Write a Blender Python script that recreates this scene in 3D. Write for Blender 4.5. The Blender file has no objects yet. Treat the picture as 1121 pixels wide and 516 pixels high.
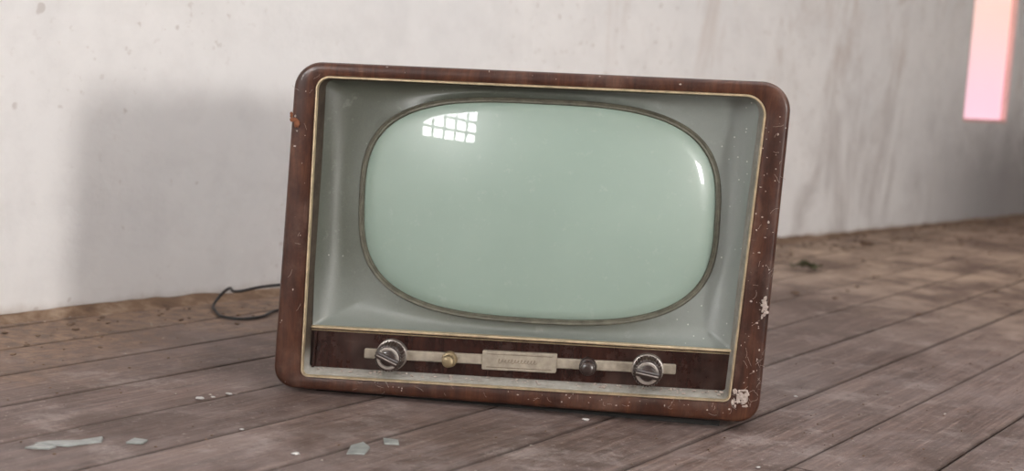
import bpy, bmesh, math, random
from mathutils import Matrix, Vector, noise
random.seed(7)
sc=bpy.context.scene
sc.view_settings.view_transform='Standard'
sc.view_settings.look='None'

# ---------------------------------------------------------------- helpers
def new_mat(name):
    m=bpy.data.materials.new(name); m.use_nodes=True
    nt=m.node_tree; b=nt.nodes['Principled BSDF']
    return m,nt,b
def ramp(nt,src,stops):
    r=nt.nodes.new('ShaderNodeValToRGB')
    el=r.color_ramp.elements
    while len(el)<len(stops): el.new(0.5)
    for e_,(p,c) in zip(el,stops):
        e_.position=p; e_.color=(c[0],c[1],c[2],1) if not isinstance(c,(int,float)) else (c,c,c,1)
    nt.links.new(src,r.inputs[0]); return r.outputs[0]
def noise_(nt,vec,scale,detail=6,rough=.6,dist=0):
    n=nt.nodes.new('ShaderNodeTexNoise')
    n.inputs['Scale'].default_value=scale;n.inputs['Detail'].default_value=detail
    n.inputs['Roughness'].default_value=rough;n.inputs['Distortion'].default_value=dist
    if vec is not None: nt.links.new(vec,n.inputs['Vector'])
    return n.outputs['Fac']
def mapping(nt,vec,scale=(1,1,1),rot=(0,0,0),loc=(0,0,0)):
    m=nt.nodes.new('ShaderNodeMapping')
    m.inputs['Scale'].default_value=scale;m.inputs['Rotation'].default_value=rot;m.inputs['Location'].default_value=loc
    nt.links.new(vec,m.inputs['Vector']);return m.outputs[0]
def mix(nt,fac,a,b,mode='MIX'):
    m=nt.nodes.new('ShaderNodeMix');m.data_type='RGBA';m.blend_type=mode
    for s,v in ((m.inputs[0],fac),(m.inputs[6],a),(m.inputs[7],b)):
        if isinstance(v,bpy.types.NodeSocket): nt.links.new(v,s)
        elif isinstance(v,(int,float)): s.default_value=v
        else: s.default_value=(v[0],v[1],v[2],1)
    return m.outputs[2]
def math_(nt,op,a,b=None,clamp=False):
    m=nt.nodes.new('ShaderNodeMath');m.operation=op;m.use_clamp=clamp
    for s,v in zip(m.inputs,(a,b)):
        if v is None: continue
        if isinstance(v,bpy.types.NodeSocket): nt.links.new(v,s)
        else: s.default_value=v
    return m.outputs[0]
def maprange(nt,v,a,b,c=0,d=1):
    m=nt.nodes.new('ShaderNodeMapRange');m.interpolation_type='SMOOTHSTEP'
    nt.links.new(v,m.inputs[0])
    for i,x in enumerate((a,b,c,d)): m.inputs[i+1].default_value=x
    return m.outputs[0]
def bump(nt,b,h,strength=.3,dist=.002):
    n=nt.nodes.new('ShaderNodeBump');n.inputs['Strength'].default_value=strength;n.inputs['Distance'].default_value=dist
    nt.links.new(h,n.inputs['Height']);nt.links.new(n.outputs[0],b.inputs['Normal'])
def objco(nt): return nt.nodes.new('ShaderNodeTexCoord').outputs['Object']
def simple(name,col,rough=.5,metal=0,var=.25,scale=60,coat=0):
    m,nt,b=new_mat(name)
    n=noise_(nt,objco(nt),scale)
    c=ramp(nt,n,[(.3,[x*(1-var) for x in col]),(.7,[min(1,x*(1+var)) for x in col])])
    nt.links.new(c,b.inputs['Base Color']);b.inputs['Roughness'].default_value=rough
    b.inputs['Metallic'].default_value=metal;b.inputs['Coat Weight'].default_value=coat
    return m
def mesh_obj(name,verts,faces,mats,parent=None,mw=None,smooth=False,fm=None):
    me=bpy.data.meshes.new(name);me.from_pydata([tuple(v) for v in verts],[],faces);me.update()
    for m in (mats if isinstance(mats,(list,tuple)) else [mats]): me.materials.append(m)
    if fm:
        for p,i in zip(me.polygons,fm): p.material_index=i
    bm=bmesh.new();bm.from_mesh(me);bmesh.ops.recalc_face_normals(bm,faces=bm.faces);bm.to_mesh(me);bm.free()
    o=bpy.data.objects.new(name,me);sc.collection.objects.link(o)
    if parent: o.parent=parent
    if mw is not None: o.matrix_world=mw
    if smooth:
        for p in me.polygons: p.use_smooth=True
        try: me.set_sharp_from_angle(angle=math.radians(38))
        except Exception: pass
    return o
def loft(loops,close_start=False,close_end=False):
    n=len(loops[0]);V=[];F=[]
    for l in loops: V+=list(l)
    for i in range(len(loops)-1):
        for j in range(n):
            k=(j+1)%n
            F.append((i*n+j,i*n+k,(i+1)*n+k,(i+1)*n+j))
    if close_start: F.append(tuple(range(n-1,-1,-1)))
    if close_end: F.append(tuple((len(loops)-1)*n+j for j in range(n)))
    return V,F
def boxes(bl):
    V=[];F=[]
    for (x0,x1,y0,y1,z0,z1) in bl:
        i=len(V)
        V+=[(x0,y0,z0),(x1,y0,z0),(x1,y1,z0),(x0,y1,z0),(x0,y0,z1),(x1,y0,z1),(x1,y1,z1),(x0,y1,z1)]
        F+=[tuple(i+k for k in q) for q in ((0,3,2,1),(4,5,6,7),(0,1,5,4),(1,2,6,5),(2,3,7,6),(3,0,4,7))]
    return V,F

# ---------------------------------------------------------------- room frame (local x along the visible wall, local -y into the room)
A=Vector((-0.7913,2.192,0)); E=Vector((.6278,.7784,0)); N2=Vector((.7784,-.6278,0))
RM=Matrix.Translation(A)@Matrix.Rotation(math.atan2(.7784,.6278),4,'Z')
RMI=RM.inverted()
X0,X1,D,H=-4.0,7.0,4.6,2.7

def plaster(name,stains):
    m,nt,b=new_mat(name);co=objco(nt)
    sep=nt.nodes.new('ShaderNodeSeparateXYZ');nt.links.new(co,sep.inputs[0]);X,Y,Z=sep.outputs
    n1=noise_(nt,co,1.3,5,.6);n2=noise_(nt,co,9,8,.65);n3=noise_(nt,co,45,6,.6)
    c=ramp(nt,n1,[(.3,(.80,.79,.785)),(.6,(.885,.865,.845))])
    c=mix(nt,.35,c,ramp(nt,n2,[(.3,(.70,.68,.67)),(.55,(.92,.91,.90))]),'MULTIPLY')
    if stains:
        vs=noise_(nt,mapping(nt,co,(4.2,4.2,1.6)),1,8,.72,.7)
        band=math_(nt,'MULTIPLY',maprange(nt,X,1.9,2.7),maprange(nt,X,3.3,3.8,1,0))
        low=maprange(nt,Z,.15,.75,1,.30)
        st=math_(nt,'MULTIPLY',math_(nt,'MULTIPLY',band,low),maprange(nt,vs,.45,.70))
        c=mix(nt,math_(nt,'MULTIPLY',st,.60),c,(.36,.31,.28))
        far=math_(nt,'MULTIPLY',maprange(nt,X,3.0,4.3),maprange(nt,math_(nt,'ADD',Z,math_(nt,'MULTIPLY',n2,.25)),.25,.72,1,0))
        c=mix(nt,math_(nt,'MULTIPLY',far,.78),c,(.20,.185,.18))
        sp=maprange(nt,noise_(nt,co,26,2,.5),.70,.76)
        c=mix(nt,math_(nt,'MULTIPLY',sp,.35),c,(.35,.27,.22))
        sp2=math_(nt,'MULTIPLY',maprange(nt,noise_(nt,co,48,3,.6),.60,.68),maprange(nt,n1,.45,.6))
        c=mix(nt,math_(nt,'MULTIPLY',sp2,.4),c,(.45,.37,.32))
        ft=maprange(nt,math_(nt,'ADD',Z,math_(nt,'MULTIPLY',n2,.05)),.022,.05,1,0)
        c=mix(nt,math_(nt,'MULTIPLY',ft,.55),c,(.33,.24,.17))
        rs=math_(nt,'MULTIPLY',maprange(nt,vs,.50,.64),math_(nt,'MULTIPLY',maprange(nt,Z,.35,.6),maprange(nt,X,1.2,2.0)))
        c=mix(nt,math_(nt,'MULTIPLY',rs,.34),c,(.5,.37,.29))
    nt.links.new(c,b.inputs['Base Color']);b.inputs['Roughness'].default_value=.9
    hh=mix(nt,.4,n2,n3);bump(nt,b,hh,.55,.007)
    return m
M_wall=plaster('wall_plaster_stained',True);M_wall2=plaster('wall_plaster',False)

def wall(name,kind,pos,s0,s1,hole,mat,thick=.22):
    parts=[]
    def seg(a,b_,z0,z1):
        if b_-a<1e-4 or z1-z0<1e-4: return
        if kind=='x': parts.append((a,b_,min(pos,pos+thick),max(pos,pos+thick),z0,z1))
        else: parts.append((min(pos,pos+thick),max(pos,pos+thick),a,b_,z0,z1))
    if hole:
        h0,h1,z0,z1=hole
        seg(s0,h0,0,H);seg(h1,s1,0,H);seg(h0,h1,0,z0);seg(h0,h1,z1,H)
    else: seg(s0,s1,0,H)
    V,F=boxes(parts)
    return mesh_obj(name,V,F,mat,mw=RM)
W3=(3.80,4.24,.37,1.45)
W1=(-1.64,-0.50,1.10,2.00)
W2=(-0.74,-0.32,.64,1.16)
wall('wall_left','x',0,X0,X1,W3,M_wall,.22)
wall('wall_right','x',-D,X0,X1,W2,M_wall2,-.22)
wall('wall_back','y',X0,-D,0,W1,M_wall2,-.22)
wall('wall_front','y',X1,-D,0,None,M_wall2,.22)
V,F=boxes([(X0-.22,X1+.22,-D-.22,.22,H,H+.12)]);mesh_obj('ceiling',V,F,M_wall2,mw=RM)

# ---------------------------------------------------------------- windows
def emis(name,c1,c2,st,axis=0,a=0,b_=1):
    m,nt,b=new_mat(name);co=objco(nt)
    sep=nt.nodes.new('ShaderNodeSeparateXYZ');nt.links.new(co,sep.inputs[0])
    f=maprange(nt,sep.outputs[axis],a,b_)
    c=mix(nt,f,c1,c2)
    nt.links.new(c,b.inputs['Emission Color']);b.inputs['Emission Strength'].default_value=st
    nt.links.new(c,b.inputs['Base Color']);b.inputs['Roughness'].default_value=.8
    return m
M_frame=simple('window_frame_paint',(.30,.28,.26),.6)
M_pane1=emis('window_pane_daylight',(1,.98,.95),(.97,.98,1),38,2,1.0,1.9)
M_pane2=emis('window_pane_daylight_warm',(1,.97,.93),(1,.98,.96),30,2,.4,1.6)
M_pink=emis('pink_window_blind',(.98,.62,.74),(.98,.66,.58),.72,2,.38,.85)
M_jamb=simple('pink_painted_reveal',(.78,.50,.46),.8,0,.1,8)
def window_grid(name,kind,pos,s0,s1,z0,z1,nx,nz,pane,t=.035,dep=.02,mt=.45):
    L=[]
    def b3(a,b_,c,d,w0,w1):
        return (a,b_,w0,w1,c,d) if kind=='x' else (w0,w1,a,b_,c,d)
    w0,w1=pos-dep,pos+dep
    L.append(b3(s0,s0+t,z0,z1,w0,w1));L.append(b3(s1-t,s1,z0,z1,w0,w1))
    L.append(b3(s0+t,s1-t,z0,z0+t,w0,w1));L.append(b3(s0+t,s1-t,z1-t,z1,w0,w1))
    for i in range(1,nx):
        x=s0+(s1-s0)*i/nx;L.append(b3(x-t*mt,x+t*mt,z0+t,z1-t,w0+.004,w1-.004))
    for i in range(1,nz):
        z=z0+(z1-z0)*i/nz;L.append(b3(s0+t,s1-t,z-t*mt,z+t*mt,w0+.007,w1-.007))
    n=len(L)
    L.append(b3(s0+.002,s1-.002,z0+.002,z1-.002,pos-.003,pos+.003))
    V,F=boxes(L);fm=[0]*(6*n)+[1]*6
    return mesh_obj(name,V,F,[M_frame,pane],mw=RM,fm=fm)
window_grid('window_1','y',X0-.06,W1[0],W1[1],W1[2],W1[3],5,4,M_pane1,mt=.75)
window_grid('window_2','x',-D-.06,W2[0],W2[1],W2[2],W2[3],2,3,M_pane2,.025)
s0,s1,z0,z1=W3
V,F=boxes([(s0+.001,s1-.001,.025,.04,z0+.001,z1-.001)])
n=len(F)
V2,F2=boxes([(s1-.012,s1-.001,.003,.025,z0+.001,z1-.001),(s0+.001,s0+.012,.003,.025,z0+.001,z1-.001),(s0+.012,s1-.012,.003,.025,z0+.001,z0+.012)])
k=len(V);V+=V2;F+=[tuple(i+k for i in f) for f in F2]
mesh_obj('window_3',V,F,[M_pink,M_jamb],mw=RM,fm=[0]*n+[1]*len(F2))

# ---------------------------------------------------------------- floor planks
m,nt,b=new_mat('old_floorboards');co=objco(nt)
att=nt.nodes.new('ShaderNodeAttribute');att.attribute_name='plank'
sc_=nt.nodes.new('ShaderNodeSeparateColor');nt.links.new(att.outputs['Color'],sc_.inputs[0])
pl=sc_.outputs[0];edge=sc_.outputs[1]
ang=math.atan2(.8368,.5476)
al=mapping(nt,co,(1,1,1),(0,0,-ang))
offs=nt.nodes.new('ShaderNodeCombineXYZ');nt.links.new(math_(nt,'MULTIPLY',pl,37.0),offs.inputs[0]);nt.links.new(math_(nt,'MULTIPLY',pl,11.0),offs.inputs[2])
va=nt.nodes.new('ShaderNodeVectorMath');va.operation='ADD';nt.links.new(al,va.inputs[0]);nt.links.new(offs.outputs[0],va.inputs[1])
g1=noise_(nt,mapping(nt,va.outputs[0],(1.6,24,5)),1.6,9,.7,1.0)
g2=noise_(nt,mapping(nt,va.outputs[0],(6,190,10)),1.4,6,.65,.4)
blot=noise_(nt,co,2.6,8,.66)
fine=noise_(nt,co,34,9,.75)
med=noise_(nt,mapping(nt,co,(1,1,1),(0,0,0),(2,7,1)),9,9,.74)
speck=noise_(nt,co,130,5,.7)
c=ramp(nt,g1,[(.25,(.070,.041,.032)),(.5,(.170,.112,.093)),(.75,(.31,.228,.195))])
c=mix(nt,.75,c,ramp(nt,g2,[(.34,(.30,.26,.24)),(.60,(1,1,1))]),'MULTIPLY')
c=mix(nt,.6,c,ramp(nt,pl,[(0,(.60,.54,.51)),(.5,(.88,.84,.82)),(1,(1.12,1.08,1.06))]),'MULTIPLY')
dust=maprange(nt,mix(nt,.5,blot,fine),.42,.60)
c=mix(nt,math_(nt,'MULTIPLY',dust,.50),c,(.275,.220,.205))
dust2=maprange(nt,med,.52,.64)
c=mix(nt,math_(nt,'MULTIPLY',dust2,.42),c,(.38,.315,.29))
dk=maprange(nt,noise_(nt,mapping(nt,co,(1,1,1),(0,0,0),(5,3,1)),4,9,.74),.49,.62)
c=mix(nt,math_(nt,'MULTIPLY',dk,.55),c,(.072,.042,.031))
c=mix(nt,math_(nt,'MULTIPLY',maprange(nt,speck,.60,.68),.45),c,(.07,.045,.03))
c=mix(nt,math_(nt,'MULTIPLY',maprange(nt,speck,.40,.34),.40),c,(.46,.39,.35))
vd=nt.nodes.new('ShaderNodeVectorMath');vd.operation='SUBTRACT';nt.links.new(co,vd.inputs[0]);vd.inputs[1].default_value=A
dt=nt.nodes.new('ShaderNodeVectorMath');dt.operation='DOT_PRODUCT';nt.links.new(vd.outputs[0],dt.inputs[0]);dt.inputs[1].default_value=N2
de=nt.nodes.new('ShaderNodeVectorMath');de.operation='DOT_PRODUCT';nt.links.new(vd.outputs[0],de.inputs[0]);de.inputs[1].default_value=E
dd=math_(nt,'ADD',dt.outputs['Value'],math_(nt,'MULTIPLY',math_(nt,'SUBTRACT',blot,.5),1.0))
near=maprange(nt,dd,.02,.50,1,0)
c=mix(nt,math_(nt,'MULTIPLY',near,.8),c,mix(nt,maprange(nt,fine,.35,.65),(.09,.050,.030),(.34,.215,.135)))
farw=math_(nt,'MULTIPLY',maprange(nt,de.outputs['Value'],.9,2.4),.74)
c=mix(nt,farw,c,mix(nt,maprange(nt,mix(nt,.5,blot,med),.42,.58),(.12,.068,.042),(.52,.37,.26)))
c=mix(nt,math_(nt,'MULTIPLY',edge,.55),c,(.04,.025,.018))
nt.links.new(c,b.inputs['Base Color'])
nt.links.new(ramp(nt,fine,[(.3,.45),(.7,.75)]),b.inputs['Roughness'])
bump(nt,b,mix(nt,.5,g1,g2),.8,.003)
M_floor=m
M_gap=simple('dark_subfloor',(.02,.013,.01),.95)

bm=bmesh.new();lay=bm.loops.layers.float_color.new('plank')
bd=Vector((.5476,.8368,0));bn=Vector((.8368,-.5476,0))
corn=[RM@Vector(q) for q in ((X0,0,0),(X1,0,0),(X1,-D,0),(X0,-D,0))]
umin=min(q.dot(bn) for q in corn);umax=max(q.dot(bn) for q in corn)
tmin=min(q.dot(bd) for q in corn);tmax=max(q.dot(bd) for q in corn)
PW=.1345
k=math.floor((umin+.60)/PW)
while -.60+k*PW<umax:
    u0=-.60+k*PW;u1=u0+PW;t=tmin-random.random()*2.5
    while t<tmax:
        L=random.uniform(2.3,4.2);z=random.uniform(-.0012,.0)
        g=random.uniform(.0005,.0022);r=random.random()
        a0,a1,b0,b1=u0+g,u1-g,t+.0012,t+L-.0012
        ns=40
        rows=[]
        for i in range(ns+1):
            tt=b0+(b1-b0)*i/ns
            w0=.0012*noise.noise(Vector((tt*3,k*7.1,0)));w1=.0012*noise.noise(Vector((tt*3,k*7.1,5)))
            sec=[(a0+w0,-.022,1),(a0+w0,z-.003,1),(a0+w0+.0012,z-.0009,1),(a0+w0+.0045,z,0),(a1+w1-.0045,z,0),(a1+w1-.0012,z-.0009,1),(a1+w1,z-.003,1),(a1+w1,-.022,1)]
            rows.append([(bm.verts.new(bn*u+bd*tt+Vector((0,0,zz))),ev) for u,zz,ev in sec])
        for i in range(ns):
            for j in range(7):
                q4=[rows[i][j],rows[i][j+1],rows[i+1][j+1],rows[i+1][j]]
                f_=bm.faces.new([v for v,_ in q4])
                for lp,(v,ev) in zip(f_.loops,q4): lp[lay]=(r,ev,0,1)
        t+=L
    k+=1
def clip(p,n_):
    bmesh.ops.bisect_plane(bm,geom=bm.verts[:]+bm.edges[:]+bm.faces[:],plane_co=p,plane_no=n_,clear_outer=True,dist=1e-5)
clip(RM@Vector((0,0,0)),-N2);clip(RM@Vector((0,-D,0)),N2);clip(RM@Vector((X0,0,0)),-E);clip(RM@Vector((X1,0,0)),E)
bmesh.ops.recalc_face_normals(bm,faces=bm.faces)
q=[bm.verts.new((v.x,v.y,-.020)) for v in corn];f_=bm.faces.new(q[::-1]);f_.material_index=1
me=bpy.data.meshes.new('floor');bm.to_mesh(me);bm.free();me.materials.append(M_floor);me.materials.append(M_gap)
o=bpy.data.objects.new('floor',me);sc.collection.objects.link(o)

# ---------------------------------------------------------------- television
tv=bpy.data.objects.new('vintage_television_set',None);sc.collection.objects.link(tv)
tv.location=(.013,1.798,0);tv.rotation_euler=(0,0,math.radians(-6))

def wood(name,cols,rough,dustamt=.35,coat=.35):
    m,nt,b=new_mat(name);co=objco(nt)
    g=noise_(nt,mapping(nt,co,(14,9,5)),1.3,9,.7,1.6)
    g2=noise_(nt,mapping(nt,co,(160,40,14)),1.1,5,.65,.5)
    c=ramp(nt,g,[(.28,cols[0]),(.50,cols[1]),(.72,cols[2])])
    c=mix(nt,.6,c,ramp(nt,g2,[(.35,(.38,.32,.30)),(.62,(1.05,1.05,1.05))]),'MULTIPLY')
    sc1=noise_(nt,mapping(nt,co,(220,30,12),(0,.35,0)),1,4,.6)
    sc2=noise_(nt,mapping(nt,co,(16,30,240),(0,-.2,0)),1,4,.6)
    patch=noise_(nt,co,13,7,.7)
    fleck=noise_(nt,co,120,6,.75)
    sm=math_(nt,'MULTIPLY',math_(nt,'MAXIMUM',maprange(nt,sc1,.63,.73),maprange(nt,sc2,.65,.75)),maprange(nt,patch,.47,.62))
    film=maprange(nt,patch,.46,.74)
    c=mix(nt,math_(nt,'MULTIPLY',film,dustamt),c,(.23,.145,.11))
    c=mix(nt,math_(nt,'MULTIPLY',sm,dustamt),c,(.36,.27,.22))
    c=mix(nt,math_(nt,'MULTIPLY',math_(nt,'MULTIPLY',maprange(nt,fleck,.62,.70),film),dustamt*1.8,True),c,(.45,.37,.32))
    nt.links.new(c,b.inputs['Base Color'])
    nt.links.new(ramp(nt,film,[(0,rough),(1,.6)]),b.inputs['Roughness'])
    b.inputs['Specular IOR Level'].default_value=.35
    b.inputs['Coat Weight'].default_value=coat;b.inputs['Coat Roughness'].default_value=.2
    bump(nt,b,mix(nt,.5,g2,patch),.25,.0008)
    return m
M_wood=wood('mahogany_veneer',((.020,.0065,.004),(.062,.0205,.011),(.125,.048,.024)),.36,.30,.28)
M_panel=wood('dark_mahogany_panel',((.014,.005,.0035),(.030,.010,.007),(.052,.018,.011)),.25,.12,.2)
M_gold=simple('aged_brass_trim',(.62,.50,.33),.42,.65,.25,70)
M_black=simple('blackened_plinth',(.012,.010,.009),.8)
M_back=simple('fibreboard_back',(.10,.06,.04),.85)
M_chrome=simple('tarnished_silver',(.50,.46,.42),.35,.8,.25,90)
M_plate=simple('champagne_name_plate',(.40,.35,.28),.45,.35,.22,120)
M_bake=simple('brown_bakelite',(.035,.022,.018),.3,0,.3,80,.4)
M_rim=simple('bezel_bead',(.115,.110,.082),.5,.2,.3,90)
M_dust=simple('dust_fluff',(.42,.35,.31),.95,0,.3,300)
# lining: dark stained wood, grey dust settled on the sill
m,nt,b=new_mat('dusty_cove_lining');co=objco(nt)
sx=nt.nodes.new('ShaderNodeSeparateXYZ');nt.links.new(co,sx.inputs[0])
n=noise_(nt,co,60,7,.7)
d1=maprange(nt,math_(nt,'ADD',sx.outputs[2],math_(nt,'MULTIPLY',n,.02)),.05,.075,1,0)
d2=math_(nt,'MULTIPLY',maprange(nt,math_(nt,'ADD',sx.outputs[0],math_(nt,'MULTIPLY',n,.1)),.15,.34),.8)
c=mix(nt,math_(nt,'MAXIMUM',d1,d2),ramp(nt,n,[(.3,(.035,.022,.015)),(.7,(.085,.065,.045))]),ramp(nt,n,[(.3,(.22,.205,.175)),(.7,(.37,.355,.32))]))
nt.links.new(c,b.inputs['Base Color']);b.inputs['Roughness'].default_value=.75;M_cove=m

m,nt,b=new_mat('grey_green_mask');co=objco(nt)
n1=noise_(nt,co,7,6,.6);n2=noise_(nt,co,420,3,.6);n3=noise_(nt,co,60,7,.7)
c=ramp(nt,n1,[(.3,(.098,.108,.084)),(.7,(.128,.142,.118))])
c=mix(nt,.5,c,ramp(nt,n2,[(.3,(.70,.70,.70)),(.7,(1,1,1))]),'MULTIPLY')
sp=maprange(nt,n3,.58,.72);c=mix(nt,math_(nt,'MULTIPLY',sp,.25),c,(.40,.41,.37))
vo=nt.nodes.new('ShaderNodeTexVoronoi');vo.inputs['Scale'].default_value=95;nt.links.new(co,vo.inputs['Vector'])
sx=nt.nodes.new('ShaderNodeSeparateXYZ');nt.links.new(co,sx.inputs[0])
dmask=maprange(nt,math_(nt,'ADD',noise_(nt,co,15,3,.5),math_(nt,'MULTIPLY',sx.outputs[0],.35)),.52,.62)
lit_right=math_(nt,'MULTIPLY',maprange(nt,math_(nt,'ADD',sx.outputs[0],math_(nt,'MULTIPLY',n3,.12)),.02,.34),.60)  # painted light: mask colour brightens to the right, as if lit from the left
lit_low=math_(nt,'MULTIPLY',maprange(nt,math_(nt,'ADD',sx.outputs[2],math_(nt,'MULTIPLY',n3,.04)),.10,.22,1,0),.40)  # lower slope's brighter, lit look put into the colour too
c=mix(nt,math_(nt,'MAXIMUM',lit_right,lit_low),c,(.32,.35,.335))
dots=math_(nt,'MULTIPLY',maprange(nt,vo.outputs['Distance'],.06,.13,1,0),dmask)
c=mix(nt,math_(nt,'MULTIPLY',dots,.7),c,(.75,.74,.70))
nt.links.new(c,b.inputs['Base Color']);b.inputs['Roughness'].default_value=.40
b.inputs['Coat Weight'].default_value=.4;b.inputs['Coat Roughness'].default_value=.32
bump(nt,b,n2,.2,.0006);M_mask=m

m,nt,b=new_mat('picture_tube_glass');co=objco(nt)
n1=noise_(nt,co,5,5,.6);n2=noise_(nt,co,70,8,.7)
c=ramp(nt,n1,[(.3,(.285,.375,.318)),(.7,(.33,.425,.365))])
sm=maprange(nt,n2,.56,.78);c=mix(nt,math_(nt,'MULTIPLY',sm,.28),c,(.53,.58,.54))
nt.links.new(c,b.inputs['Base Color']);b.inputs['Roughness'].default_value=.32
b.inputs['Coat Weight'].default_value=.6;b.inputs['Coat Roughness'].default_value=.02;b.inputs['Coat IOR'].default_value=1.5
M_glass=m

def rquad(c4,radii,w,seg=12,edge=26):
    pts=[]
    for i in range(4):
        p=Vector(c4[i]);a=Vector(c4[i-1]);b_=Vector(c4[(i+1)%4]);r=radii[i]
        da=(a-p).normalized();db=(b_-p).normalized()
        th=da.angle(db)/2;dist=r/math.tan(th);cc=p+(da+db).normalized()*(r/math.sin(th))
        s=p+da*dist;e_=p+db*dist
        a0=math.atan2(s.y-cc.y,s.x-cc.x);a1=math.atan2(e_.y-cc.y,e_.x-cc.x)
        d_=(a1-a0+math.pi)%(2*math.pi)-math.pi
        arc=[Vector((cc.x+r*math.cos(a0+d_*k/seg),cc.y+r*math.sin(a0+d_*k/seg))) for k in range(seg+1)]
        pts.append(arc)
    out=[]
    for i in range(4):
        out+=pts[i];s=pts[i][-1];e_=pts[(i+1)%4][0]
        out+=[s.lerp(e_,k/edge) for k in range(1,edge)]
    return [(p.x,w,p.y) for p in out]
def inset(c4,d):
    out=[]
    P=[Vector(c) for c in c4];cen=sum(P,Vector((0,0)))/4
    lines=[]
    for i in range(4):
        a=P[i];b_=P[(i+1)%4];t=(b_-a).normalized();nn=Vector((-t.y,t.x))
        if (cen-a).dot(nn)<0: nn=-nn
        dd=d[i] if isinstance(d,(list,tuple)) else d
        lines.append((a+nn*dd,t))
    for i in range(4):
        p,t=lines[i-1];q_,s=lines[i]
        den=t.x*s.y-t.y*s.x;k=((q_.x-p.x)*s.y-(q_.y-p.y)*s.x)/den
        r=p+t*k;out.append((r.x,r.y))
    return out
OUT=[(-.306,.431),(.323,.4435),(.315,.0115),(-.317,.004)]
INN=[(-.277,.4145),(.294,.4265),(.278,.037),(-.279,.0215)]
RO=[.036,.036,.028,.028];RI=[.018,.026,.010,.010]
def rr(R,d): return [max(.003,x-d) for x in R]
loops=[rquad(inset(OUT,.020),rr(RO,.015),.40),rquad(inset(OUT,.012),rr(RO,.01),.385),rquad(inset(OUT,.003),RO,.20),rquad(OUT,RO,.03),rquad(OUT,RO,.009),
       rquad(inset(OUT,.0008),rr(RO,.0008),.004),rquad(inset(OUT,.003),rr(RO,.003),.0010),rquad(inset(OUT,.006),rr(RO,.006),0),
       rquad(inset(INN,-.003),[r+.003 for r in RI],-.0005),rquad(INN,RI,.001),rquad(INN,RI,.02)]
V,F=loft(loops,close_start=False)
mesh_obj('cabinet',V,F,M_wood,tv,smooth=True)
loops=[rquad(INN,RI,.004),rquad(inset(INN,.0002),RI,-.0015),rquad(inset(INN,.0010),rr(RI,.001),-.0028),rquad(inset(INN,.0024),rr(RI,.0024),-.0028),rquad(inset(INN,.0032),rr(RI,.0032),-.001),rquad(inset(INN,.0034),rr(RI,.0034),.012)]
V,F=loft(loops);mesh_obj('brass_trim',V,F,M_gold,tv,smooth=True)
i2=inset(INN,[.005,.008,.012,.008]);
loops=[rquad(inset(INN,.0033),rr(RI,.0035),.003),rquad(inset(INN,[.0045,.006,.009,.0060]),rr(RI,.005),.010),rquad(i2,rr(RI,.007),.026),rquad(i2,rr(RI,.007),.06)]
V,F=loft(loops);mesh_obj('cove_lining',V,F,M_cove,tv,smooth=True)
# mask
cx,cy,ax,ay,nn_=.013,.2585,.2335,.1425,3.15
tilt=math.radians(1.2)
def glassw(x,y): return .004+((x-cx)**2+(y-cy)**2)/(2*.68)
def ring(th,s=0.0,dw=0.0,k=1.0):
    c_,s_=math.cos(th),math.sin(th)
    r=1/((abs(c_)/ (ax+s))**nn_+(abs(s_)/(ay+s))**nn_)**(1/nn_)
    x=r*c_*k;y=r*s_*k
    X_=cx+x*math.cos(tilt)-y*math.sin(tilt);Y_=cy+x*math.sin(tilt)+y*math.cos(tilt)
    return (X_,glassw(X_,Y_)+dw,Y_)
MQ=[(-.274,.411),(.290,.422),(.2755,.101),(-.2705,.086)]
outer=rquad(MQ,[.010,.014,.004,.004],.018,seg=10,edge=34)
ths=[math.atan2(p[2]-cy,p[0]-cx)-tilt for p in outer]
r0=[ring(t,.0) for t in ths]
loops=[outer]
for k in (.06,.12,.2,.3,.4,.5,.6,.7,.8,.9,1):
    lp=[]
    for p,q_ in zip(outer,r0):
        a=Vector(p);b_=Vector(q_);v=a.lerp(b_,k);v.y=a.y+(b_.y-a.y)*k+.012*math.sin(math.pi*k**.8)
        lp.append(tuple(v))
    loops.append(lp)
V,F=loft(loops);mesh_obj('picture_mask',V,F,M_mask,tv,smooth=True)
T=[2*math.pi*i/200 for i in range(200)]
loops=[[ring(t,.0028,.002) for t in T],[ring(t,.0024,-.0012) for t in T],[ring(t,.0012,-.0022) for t in T],[ring(t,-.0004,-.0014) for t in T],[ring(t,-.0012,-.0002) for t in T],[ring(t,-.0032,.0) for t in T],[ring(t,-.0048,.003) for t in T]]
V,F=loft(loops);mesh_obj('screen_bead',V,F,M_rim,tv,smooth=True)
ks=[1.0,.95,.9,.8,.7,.6,.5,.4,.3,.2,.1,.04]
loops=[[ring(t,-.003,.0005+(.004 if k==1 else 0),k) for t in T] for k in ks]
V,F=loft(loops,close_end=True);mesh_obj('picture_tube_screen',V,F,M_glass,tv,smooth=True)
# control panel
def slab(name,c4,rad,w0,w1,mat,bev=.001,seg=5,edge=3):
    R=[rad]*4
    loops=[rquad(c4,R,w1,seg,edge),rquad(c4,R,w0+bev,seg,edge),rquad(inset(c4,bev),[max(rad-bev,.0004)]*4,w0,seg,edge)]
    V,F=loft(loops,close_start=True,close_end=True);return mesh_obj(name,V,F,mat,tv,smooth=True)
slab('control_panel',[(-.2735,.0845),(.277,.0985),(.2745,.044),(-.2765,.029)],.003,.019,.03,M_panel)
slab('panel_trim',[(-.2715,.0880),(.2765,.1020),(.2763,.0988),(-.2717,.0848)],.0012,.012,.03,M_gold)
slab('panel_trim_lower',[(-.2715,.0825),(.2765,.0965),(.2763,.0952),(-.2717,.0812)],.0005,.0165,.03,M_gold,.0004)
slab('panel_end_rib',[(-.2665,.0815),(-.2630,.0816),(-.2655,.032),(-.2690,.032)],.0008,.015,.03,M_panel,.0006)
def bl(u): return .0565+(u+.197)*.034
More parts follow.
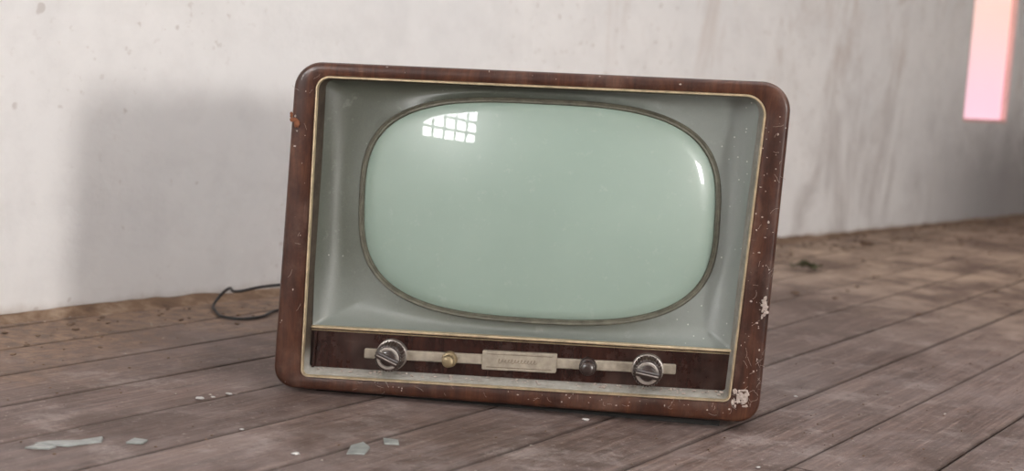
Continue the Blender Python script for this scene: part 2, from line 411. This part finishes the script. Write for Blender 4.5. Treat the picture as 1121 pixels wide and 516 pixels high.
slab('escutcheon_bar',[(-.199,bl(-.199)+.0065),(.207,bl(.207)+.0065),(.207,bl(.207)-.0065),(-.199,bl(-.199)-.0065)],.002,.0145,.022,M_plate)
slab('name_plate',[(-.043,bl(-.043)+.0125),(.054,bl(.054)+.0125),(.054,bl(.054)-.0125),(-.043,bl(-.043)-.0125)],.002,.0115,.022,M_plate)
M_eng=simple('engraving',(.24,.19,.14),.6)
slab('name_plate_line',[(-.037,bl(-.037)+.0090),(.048,bl(.048)+.0090),(.048,bl(.048)+.0082),(-.037,bl(-.037)+.0082)],.0003,.0110,.013,M_eng,.0002)
slab('name_plate_line_low',[(-.037,bl(-.037)-.0082),(.048,bl(.048)-.0082),(.048,bl(.048)-.0090),(-.037,bl(-.037)-.0090)],.0003,.0110,.013,M_eng,.0002)
cu=bpy.data.curves.new('name_script','CURVE');cu.dimensions='3D';cu.bevel_depth=.00035
s_=cu.splines.new('POLY');pts=[]
for i in range(140):
    t=i/139;u=-.022+.050*t;a=.0032*(.5+.5*noise.noise(Vector((t*9,0,0))))*2
    pts.append((u+.0016*math.sin(t*75+1),.0113,bl(u)+a*math.sin(t*75)*.7))
s_.points.add(139)
for p,q_ in zip(s_.points,pts): p.co=(*q_,1)
cu.materials.append(M_eng);o=bpy.data.objects.new('name_script',cu);sc.collection.objects.link(o);o.parent=tv

def lathe(prof,cu_,cv,flute=0,fd=0,seg=72,rng=None):
    loops=[]
    for j,(r,w) in enumerate(prof):
        lp=[]
        for i in range(seg):
            a=2*math.pi*i/seg
            r2=r-(fd*(.5+.5*math.cos(a*flute)) if flute and rng and rng[0]<=j<=rng[1] else 0)
            lp.append((cu_+r2*math.cos(a),w,cv+r2*math.sin(a)))
        loops.append(lp)
    return loft(loops,close_start=True,close_end=True)
def big_knob(name,u,v,a):
    V,F=lathe([(.0205,.022),(.0205,.012),(.0198,.0105),(.0185,.010)],u,v)
    mesh_obj(name+'_ring',V,F,M_chrome,tv,smooth=True)
    V,F=lathe([(.0192,.012),(.0192,.002),(.0186,-.009),(.0178,-.0115),(.016,-.0125),(.014,-.0125)],u,v,28,.0013,168,(1,3))
    mesh_obj(name+'_body',V,F,M_bake,tv,smooth=True)
    V,F=lathe([(.0145,-.011),(.0145,-.0132),(.0136,-.0140),(.011,-.0140),(.0098,-.0128)],u,v)
    mesh_obj(name+'_cap',V,F,M_chrome,tv,smooth=True)
    V,F=lathe([(.0098,-.011),(.0098,-.0134),(.0092,-.0138)],u,v)
    mesh_obj(name+'_hub',V,F,M_bake,tv,smooth=True)
    c_,s2=math.cos(a),math.sin(a);L,wd=.0160,.0042
    q4=[(-L,wd),(L,wd),(L,-wd),(-L,-wd)]
    q4=[(u+x*c_-y*s2,v+x*s2+y*c_) for x,y in q4]
    slab(name+'_grip',q4,.0028,-.022,-.010,M_bake,.0015)
    q4=[(-L*.9,.0007),(L*.9,.0007),(L*.9,-.0007),(-L*.9,-.0007)]
    q4=[(u+x*c_-y*s2,v+x*s2+y*c_) for x,y in q4]
    slab(name+'_pointer',q4,.0004,-.0224,-.021,M_chrome,.0002)
def small_knob(name,u,v,mat,r=.0095):
    V,F=lathe([(r*1.15,.022),(r*1.15,.011),(r*1.05,.0095),(r*.9,.009),(r*.9,-.002),(r*.82,-.0045),(r*.6,-.006),(r*.25,-.0065)],u,v,18,.0007,108,(3,4))
    mesh_obj(name,V,F,mat,tv,smooth=True)
big_knob('volume_knob',-.162,.058,math.radians(-22));big_knob('tuning_knob',.171,.0675,math.radians(-8))
M_gold2=simple('dull_brass_knob',(.30,.235,.14),.45,.6,.35,90)
small_knob('tone_knob',-.0855,.0585,M_gold2,.0088);small_knob('contrast_knob',.0945,.0645,M_bake,.0100)
V,F=boxes([(-.262,.268,.022,.37,0.0,.030)]);mesh_obj('plinth',V,F,M_black,tv)
BQ=inset(OUT,.022);B2=inset(OUT,[.10,.14,.10,.14])
V,F=loft([rquad(BQ,[.02]*4,.392),rquad(BQ,[.02]*4,.397),rquad(B2,[.04]*4,.40),rquad(inset(B2,.02),[.04]*4,.46),rquad(inset(B2,.05),[.02]*4,.475)],close_start=True,close_end=True)
mesh_obj('back_cover',V,F,M_back,tv,smooth=True)
def blob(V,F,c,s,seed,sub=2):
    bm=bmesh.new();bmesh.ops.create_icosphere(bm,subdivisions=sub,radius=1)
    i0=len(V)
    for v in bm.verts:
        d=1+.55*noise.noise(v.co*1.7+Vector((seed*3.1,seed,0)))+.25*noise.noise(v.co*5+Vector((seed,0,seed)))
        V.append((c[0]+v.co.x*s[0]*d,c[1]+v.co.y*s[1]*d,c[2]+v.co.z*s[2]*d))
    for f_ in bm.faces: F.append(tuple(i0+v.index for v in f_.verts))
    bm.free()
V=[];F=[]
for i in range(14):
    blob(V,F,(.311+random.uniform(-.003,.003),-.0003,.150+i*.0018),(random.uniform(.0012,.0032),.0014,random.uniform(.0014,.0035)),i+70,2)
for i in range(34):
    a=random.uniform(0,6.28);r=random.uniform(0,.015)
    blob(V,F,(.292+r*math.cos(a)*.9,-.001,.044+r*math.sin(a)*.9),(random.uniform(.001,.004),.0012,random.uniform(.001,.004)),i+40,2)
for i in range(110):
    side=random.random();s=random.uniform(.0003,.0008)
    if side<.5: t=random.random();u=.319-.009*(1-t)+random.uniform(-.026,.0);v=.05+.36*t
    elif side<.8: t=random.random();u=-.30+.59*t;v=.020+.010*t+random.uniform(-.008,.006)
    elif side<.94: t=random.random();u=-.311+.008*t+random.uniform(0,.026);v=.04+.36*t
    else: t=random.random();u=-.28+.57*t;v=.428+.011*t+random.uniform(-.006,.003)
    blob(V,F,(u,-.0003,v),(s*random.uniform(.7,2.6),s*.6,s*random.uniform(.7,2.6)),i,1)
for i in range(130):
    u=random.uniform(-.26,.27);v=.028+(u+.279)*.028+random.uniform(.0,.005);s=random.uniform(.0005,.0015)
    blob(V,F,(u,random.uniform(.004,.014),v),(s*1.8,s,s),i+300,1)
mesh_obj('dust_tufts',V,F,M_dust,tv,smooth=True)
V=[];F=[]
M_moth=simple('dried_moth',(.22,.08,.035),.8)
blob(V,F,(-.304,-.002,.356),(.005,.002,.0025),11);blob(V,F,(-.299,-.002,.351),(.0035,.002,.005),12);blob(V,F,(-.307,-.002,.362),(.002,.002,.004),13)
mesh_obj('dried_moth',V,F,M_moth,tv,smooth=True)
cu=bpy.data.curves.new('cobweb_strands','CURVE');cu.dimensions='3D';cu.bevel_depth=.00014
for i in range(80):
    t=random.random()
    if i%3==0: u=-.25+.54*random.random();v=.016+.011*((u+.3)/.6)+random.uniform(-.006,.006)
    elif i%5: v=.04+.37*t*t;u=.307+.010*t-random.uniform(-.004,.020)
    else: v=.04+.37*t;u=-.312+.008*t+random.uniform(0,.030)
    s_=cu.splines.new('POLY');s_.points.add(4);a=random.uniform(0,6.28);L=random.uniform(.004,.014)
    for p in s_.points:
        a+=random.uniform(-.6,.6);u+=math.cos(a)*L/4;v+=math.sin(a)*L/4
        p.co=(u,-.001-random.random()*.001,v,1)
cu.materials.append(M_dust);o=bpy.data.objects.new('cobweb_strands',cu);sc.collection.objects.link(o);o.parent=tv

# ---------------------------------------------------------------- power cord
M_cord=simple('black_rubber_cord',(.02,.018,.018),.5)
def tube(name,pts,r,mat,parent=None):
    cu=bpy.data.curves.new(name,'CURVE');cu.dimensions='3D';cu.bevel_depth=r;cu.bevel_resolution=4;cu.resolution_u=16
    s_=cu.splines.new('BEZIER');s_.bezier_points.add(len(pts)-1)
    for p,q_ in zip(s_.bezier_points,pts): p.co=q_;p.handle_left_type='AUTO';p.handle_right_type='AUTO'
    cu.materials.append(mat);o=bpy.data.objects.new(name,cu);sc.collection.objects.link(o)
    if parent:o.parent=parent
    return o
z=.003
tube('power_cord',[(-.12,2.32,.05),(-.20,2.38,.02),(-.33,2.44,z),(-.385,2.43,z),(-.420,2.33,z),(-.450,2.315,z),(-.492,2.37,.004),(-.500,2.43,.016),(-.485,2.43,.032),(-.46,2.39,.036),(-.42,2.41,.044),(-.36,2.44,.046),(-.28,2.50,.018),(-.22,2.58,.004),(-.15,2.66,z)],.0025,M_cord)

# ---------------------------------------------------------------- debris
M_shard=simple('dusty_window_glass',(.27,.285,.27),.3,0,.3,60,.4)
M_chip=simple('plaster_flake',(.50,.48,.46),.85,0,.2,60)
def shard(name,x,y,pts,th,mat,rot=0,tiltx=0):
    n=len(pts);V=[(px,py,0) for px,py in pts]+[(px*.97,py*.97,th) for px,py in pts]
    F=[tuple(range(n-1,-1,-1)),tuple(range(n,2*n))]+[(i,(i+1)%n,n+(i+1)%n,n+i) for i in range(n)]
    o=mesh_obj(name,V,F,mat);o.location=(x,y,.0003);o.rotation_euler=(tiltx,0,rot);return o
shard('glass_shard',-.470,1.515,[(-.032,-.012),(.005,-.014),(.014,-.004),(.034,.012),(.030,.032),(.010,.010),(-.020,.000)],.002,M_shard)
shard('glass_shard',-.492,1.492,[(-.014,-.008),(.012,-.006),(.016,.004),(-.004,.010)],.002,M_shard)
shard('glass_shard',-.400,1.537,[(-.010,-.008),(.008,-.006),(.010,.008),(-.006,.012)],.002,M_shard)
shard('glass_shard',-.157,1.565,[(-.011,-.022),(.009,-.018),(.012,.010),(.002,.030),(-.010,.012)],.002,M_shard)
shard('glass_shard',-.125,1.605,[(-.010,-.006),(.006,-.012),(.012,.004),(-.002,.016)],.002,M_shard,.5)
def chips(name,lst,mat):
    for i,(x,y,s) in enumerate(lst):
        V=[];F=[];blob(V,F,(0,0,0),(s,s*.8,s*.3),i*2.3+5,2)
        zm=min(v[2] for v in V)
        o=mesh_obj(name,[(a,b2,c2-zm) for a,b2,c2 in V],F,mat);o.location=(x,y,0)
chips('plaster_flake',[(-.379,1.755,.0055),(-.366,1.77,.003),(-.350,1.79,.0045),(-.223,1.53,.0045),(.109,1.775,.005),(.30,1.60,.0025),(.42,2.0,.003),(-.30,1.62,.0025)],M_chip)
M_litter=simple('dirt_litter',(.17,.11,.075),.95,0,.5,25)
M_grit=simple('pale_grit',(.38,.33,.29),.95,0,.3,25)
m,nt,b=new_mat('crumbled_mortar');co=objco(nt)
c=ramp(nt,noise_(nt,co,16,8,.7),[(.3,(.08,.045,.028)),(.5,(.19,.115,.07)),(.72,(.38,.28,.20))])
nt.links.new(c,b.inputs['Base Color']);b.inputs['Roughness'].default_value=.95;bump(nt,b,noise_(nt,co,120,5,.6),.8,.003)
M_mortar=m
V=[];F=[];FM=[]
def rb(e1,e2,s,sx_,sy_,sz_,seed,mi=0):
    n0=len(F);blob(V,F,(e1,-e2,s*sz_*.6),(s*sx_,s*sy_,s*sz_),seed,1);FM.extend([mi]*(len(F)-n0))
for i in range(620):
    e1=random.uniform(-.9,5.2);e2=abs(random.gauss(0,.10))+.015
    if e1>1.5 and random.random()<.4: e2=abs(random.gauss(0,.35))+.02
    s=random.uniform(.0012,.0042)*(1.6 if e1>1.5 else 1)
    p=A+E*e1+N2*e2
    if (p-Vector((.04,2.02,0))).length<.42: continue
    rb(e1,e2,s,random.uniform(.7,1.8),random.uniform(.7,1.5),.45,i)
for i in range(900):
    x=random.uniform(-.8,1.5);y=random.uniform(1.35,2.9);s=random.uniform(.0004,.0017)
    if -.37<x<.39 and 1.74<y<2.4 : continue
    q3=RMI@Vector((x,y,0))
    if q3.y>-.02: continue
    rb(q3.x,-q3.y,s,1.4,1,.5,i,2 if random.random()<.3 else 0)
nx,ny=240,8
i0=len(V)
for i in range(nx+1):
    e1=-1.2+6.4*i/nx
    hh=.003+.010*(.5+noise.noise(Vector((e1*2.2,0,3))))+.004*noise.noise(Vector((e1*14,0,1)))
    ww=.02+.05*(.5+noise.noise(Vector((e1*1.7,5,3))))
    for j in range(ny+1):
        t=j/ny
        V.append((e1,-max(.001,(.001+ww*t+.006*t*noise.noise(Vector((e1*11,t*3,9))))),max(-.002,hh*(1-t)**1.6+.003*noise.noise(Vector((e1*30,t*9,2)))*(1-t)-.0022*t)))
for i in range(nx):
    for j in range(ny):
        a=i0+i*(ny+1)+j;F.append((a,a+1,a+ny+2,a+ny+1));FM.append(1)
mesh_obj('mortar_and_dirt_debris',V,F,[M_litter,M_mortar,M_grit],mw=RM,smooth=True,fm=FM)
M_leaf=simple('dried_leaf',(.10,.095,.05),.8,0,.5,60)
V=[];F=[]
for i,(dx,dy,s) in enumerate([(0,0,.026),(.03,.01,.018),(-.03,.005,.016),(.012,-.02,.018)]):
    i0=len(V);a=random.uniform(0,3)
    for r in range(7):
        for q_ in range(7):
            x=(r-3)/3;y=(q_-3)/3*math.sqrt(max(.02,1-x*x*.95))
            zz=.35+.5*y*y+.35*noise.noise(Vector((x*2+i*4,y*2,i)))
            V.append((dx+s*(x*math.cos(a)-.6*y*math.sin(a)),dy+s*(x*math.sin(a)+.6*y*math.cos(a)),max(.0005,s*zz)))
    for r in range(6):
        for q_ in range(6):
            k=i0+r*7+q_;F.append((k,k+1,k+8,k+7))
o=mesh_obj('dried_leaf',V,F,M_leaf,smooth=True);o.location=(.732,3.50,0)
chips('mortar_lump',[(.62,3.05,.010),(.70,3.02,.007),(1.05,4.2,.02)],M_litter)

# ---------------------------------------------------------------- lights
def area(name,loc,target,sx,sy,power,col):
    l=bpy.data.lights.new(name,'AREA');l.shape='RECTANGLE';l.size=sx;l.size_y=sy;l.energy=power;l.color=col
    o=bpy.data.objects.new(name,l);sc.collection.objects.link(o);o.location=loc
    o.rotation_euler=(Vector(target)-Vector(loc)).to_track_quat('-Z','Y').to_euler();return o
ltop=RM@Vector((1.2,-2.6,H-.03))
area('ceiling_fill',ltop,(ltop.x,ltop.y,0),3.6,2.6,62,(.93,.96,1))  # added soft fill lamp, hung under a closed ceiling with no opening
p=RM@Vector(((W2[0]+W2[1])/2,-D+.005,(W2[2]+W2[3])/2));t=RM@Vector(((W2[0]+W2[1])/2,0,.9))
area('window_daylight',p,t,W2[1]-W2[0],W2[3]-W2[2],54,(1,.965,.93))
w=bpy.data.worlds.new('daylight');sc.world=w;w.use_nodes=True
w.node_tree.nodes['Background'].inputs[0].default_value=(.75,.85,1,1);w.node_tree.nodes['Background'].inputs[1].default_value=1

# ---------------------------------------------------------------- camera
cd=bpy.data.cameras.new('camera');cam=bpy.data.objects.new('camera',cd);sc.collection.objects.link(cam)
cd.lens=50;cd.sensor_width=36;cd.clip_start=.02
mm=Matrix.Rotation(math.radians(90-6.4),4,'X')@Matrix.Rotation(math.radians(3.7),4,'Z');mm.translation=(0,0,.43)
cam.matrix_world=mm
cd.dof.use_dof=True;cd.dof.focus_distance=1.80;cd.dof.aperture_fstop=4.5
sc.camera=cam
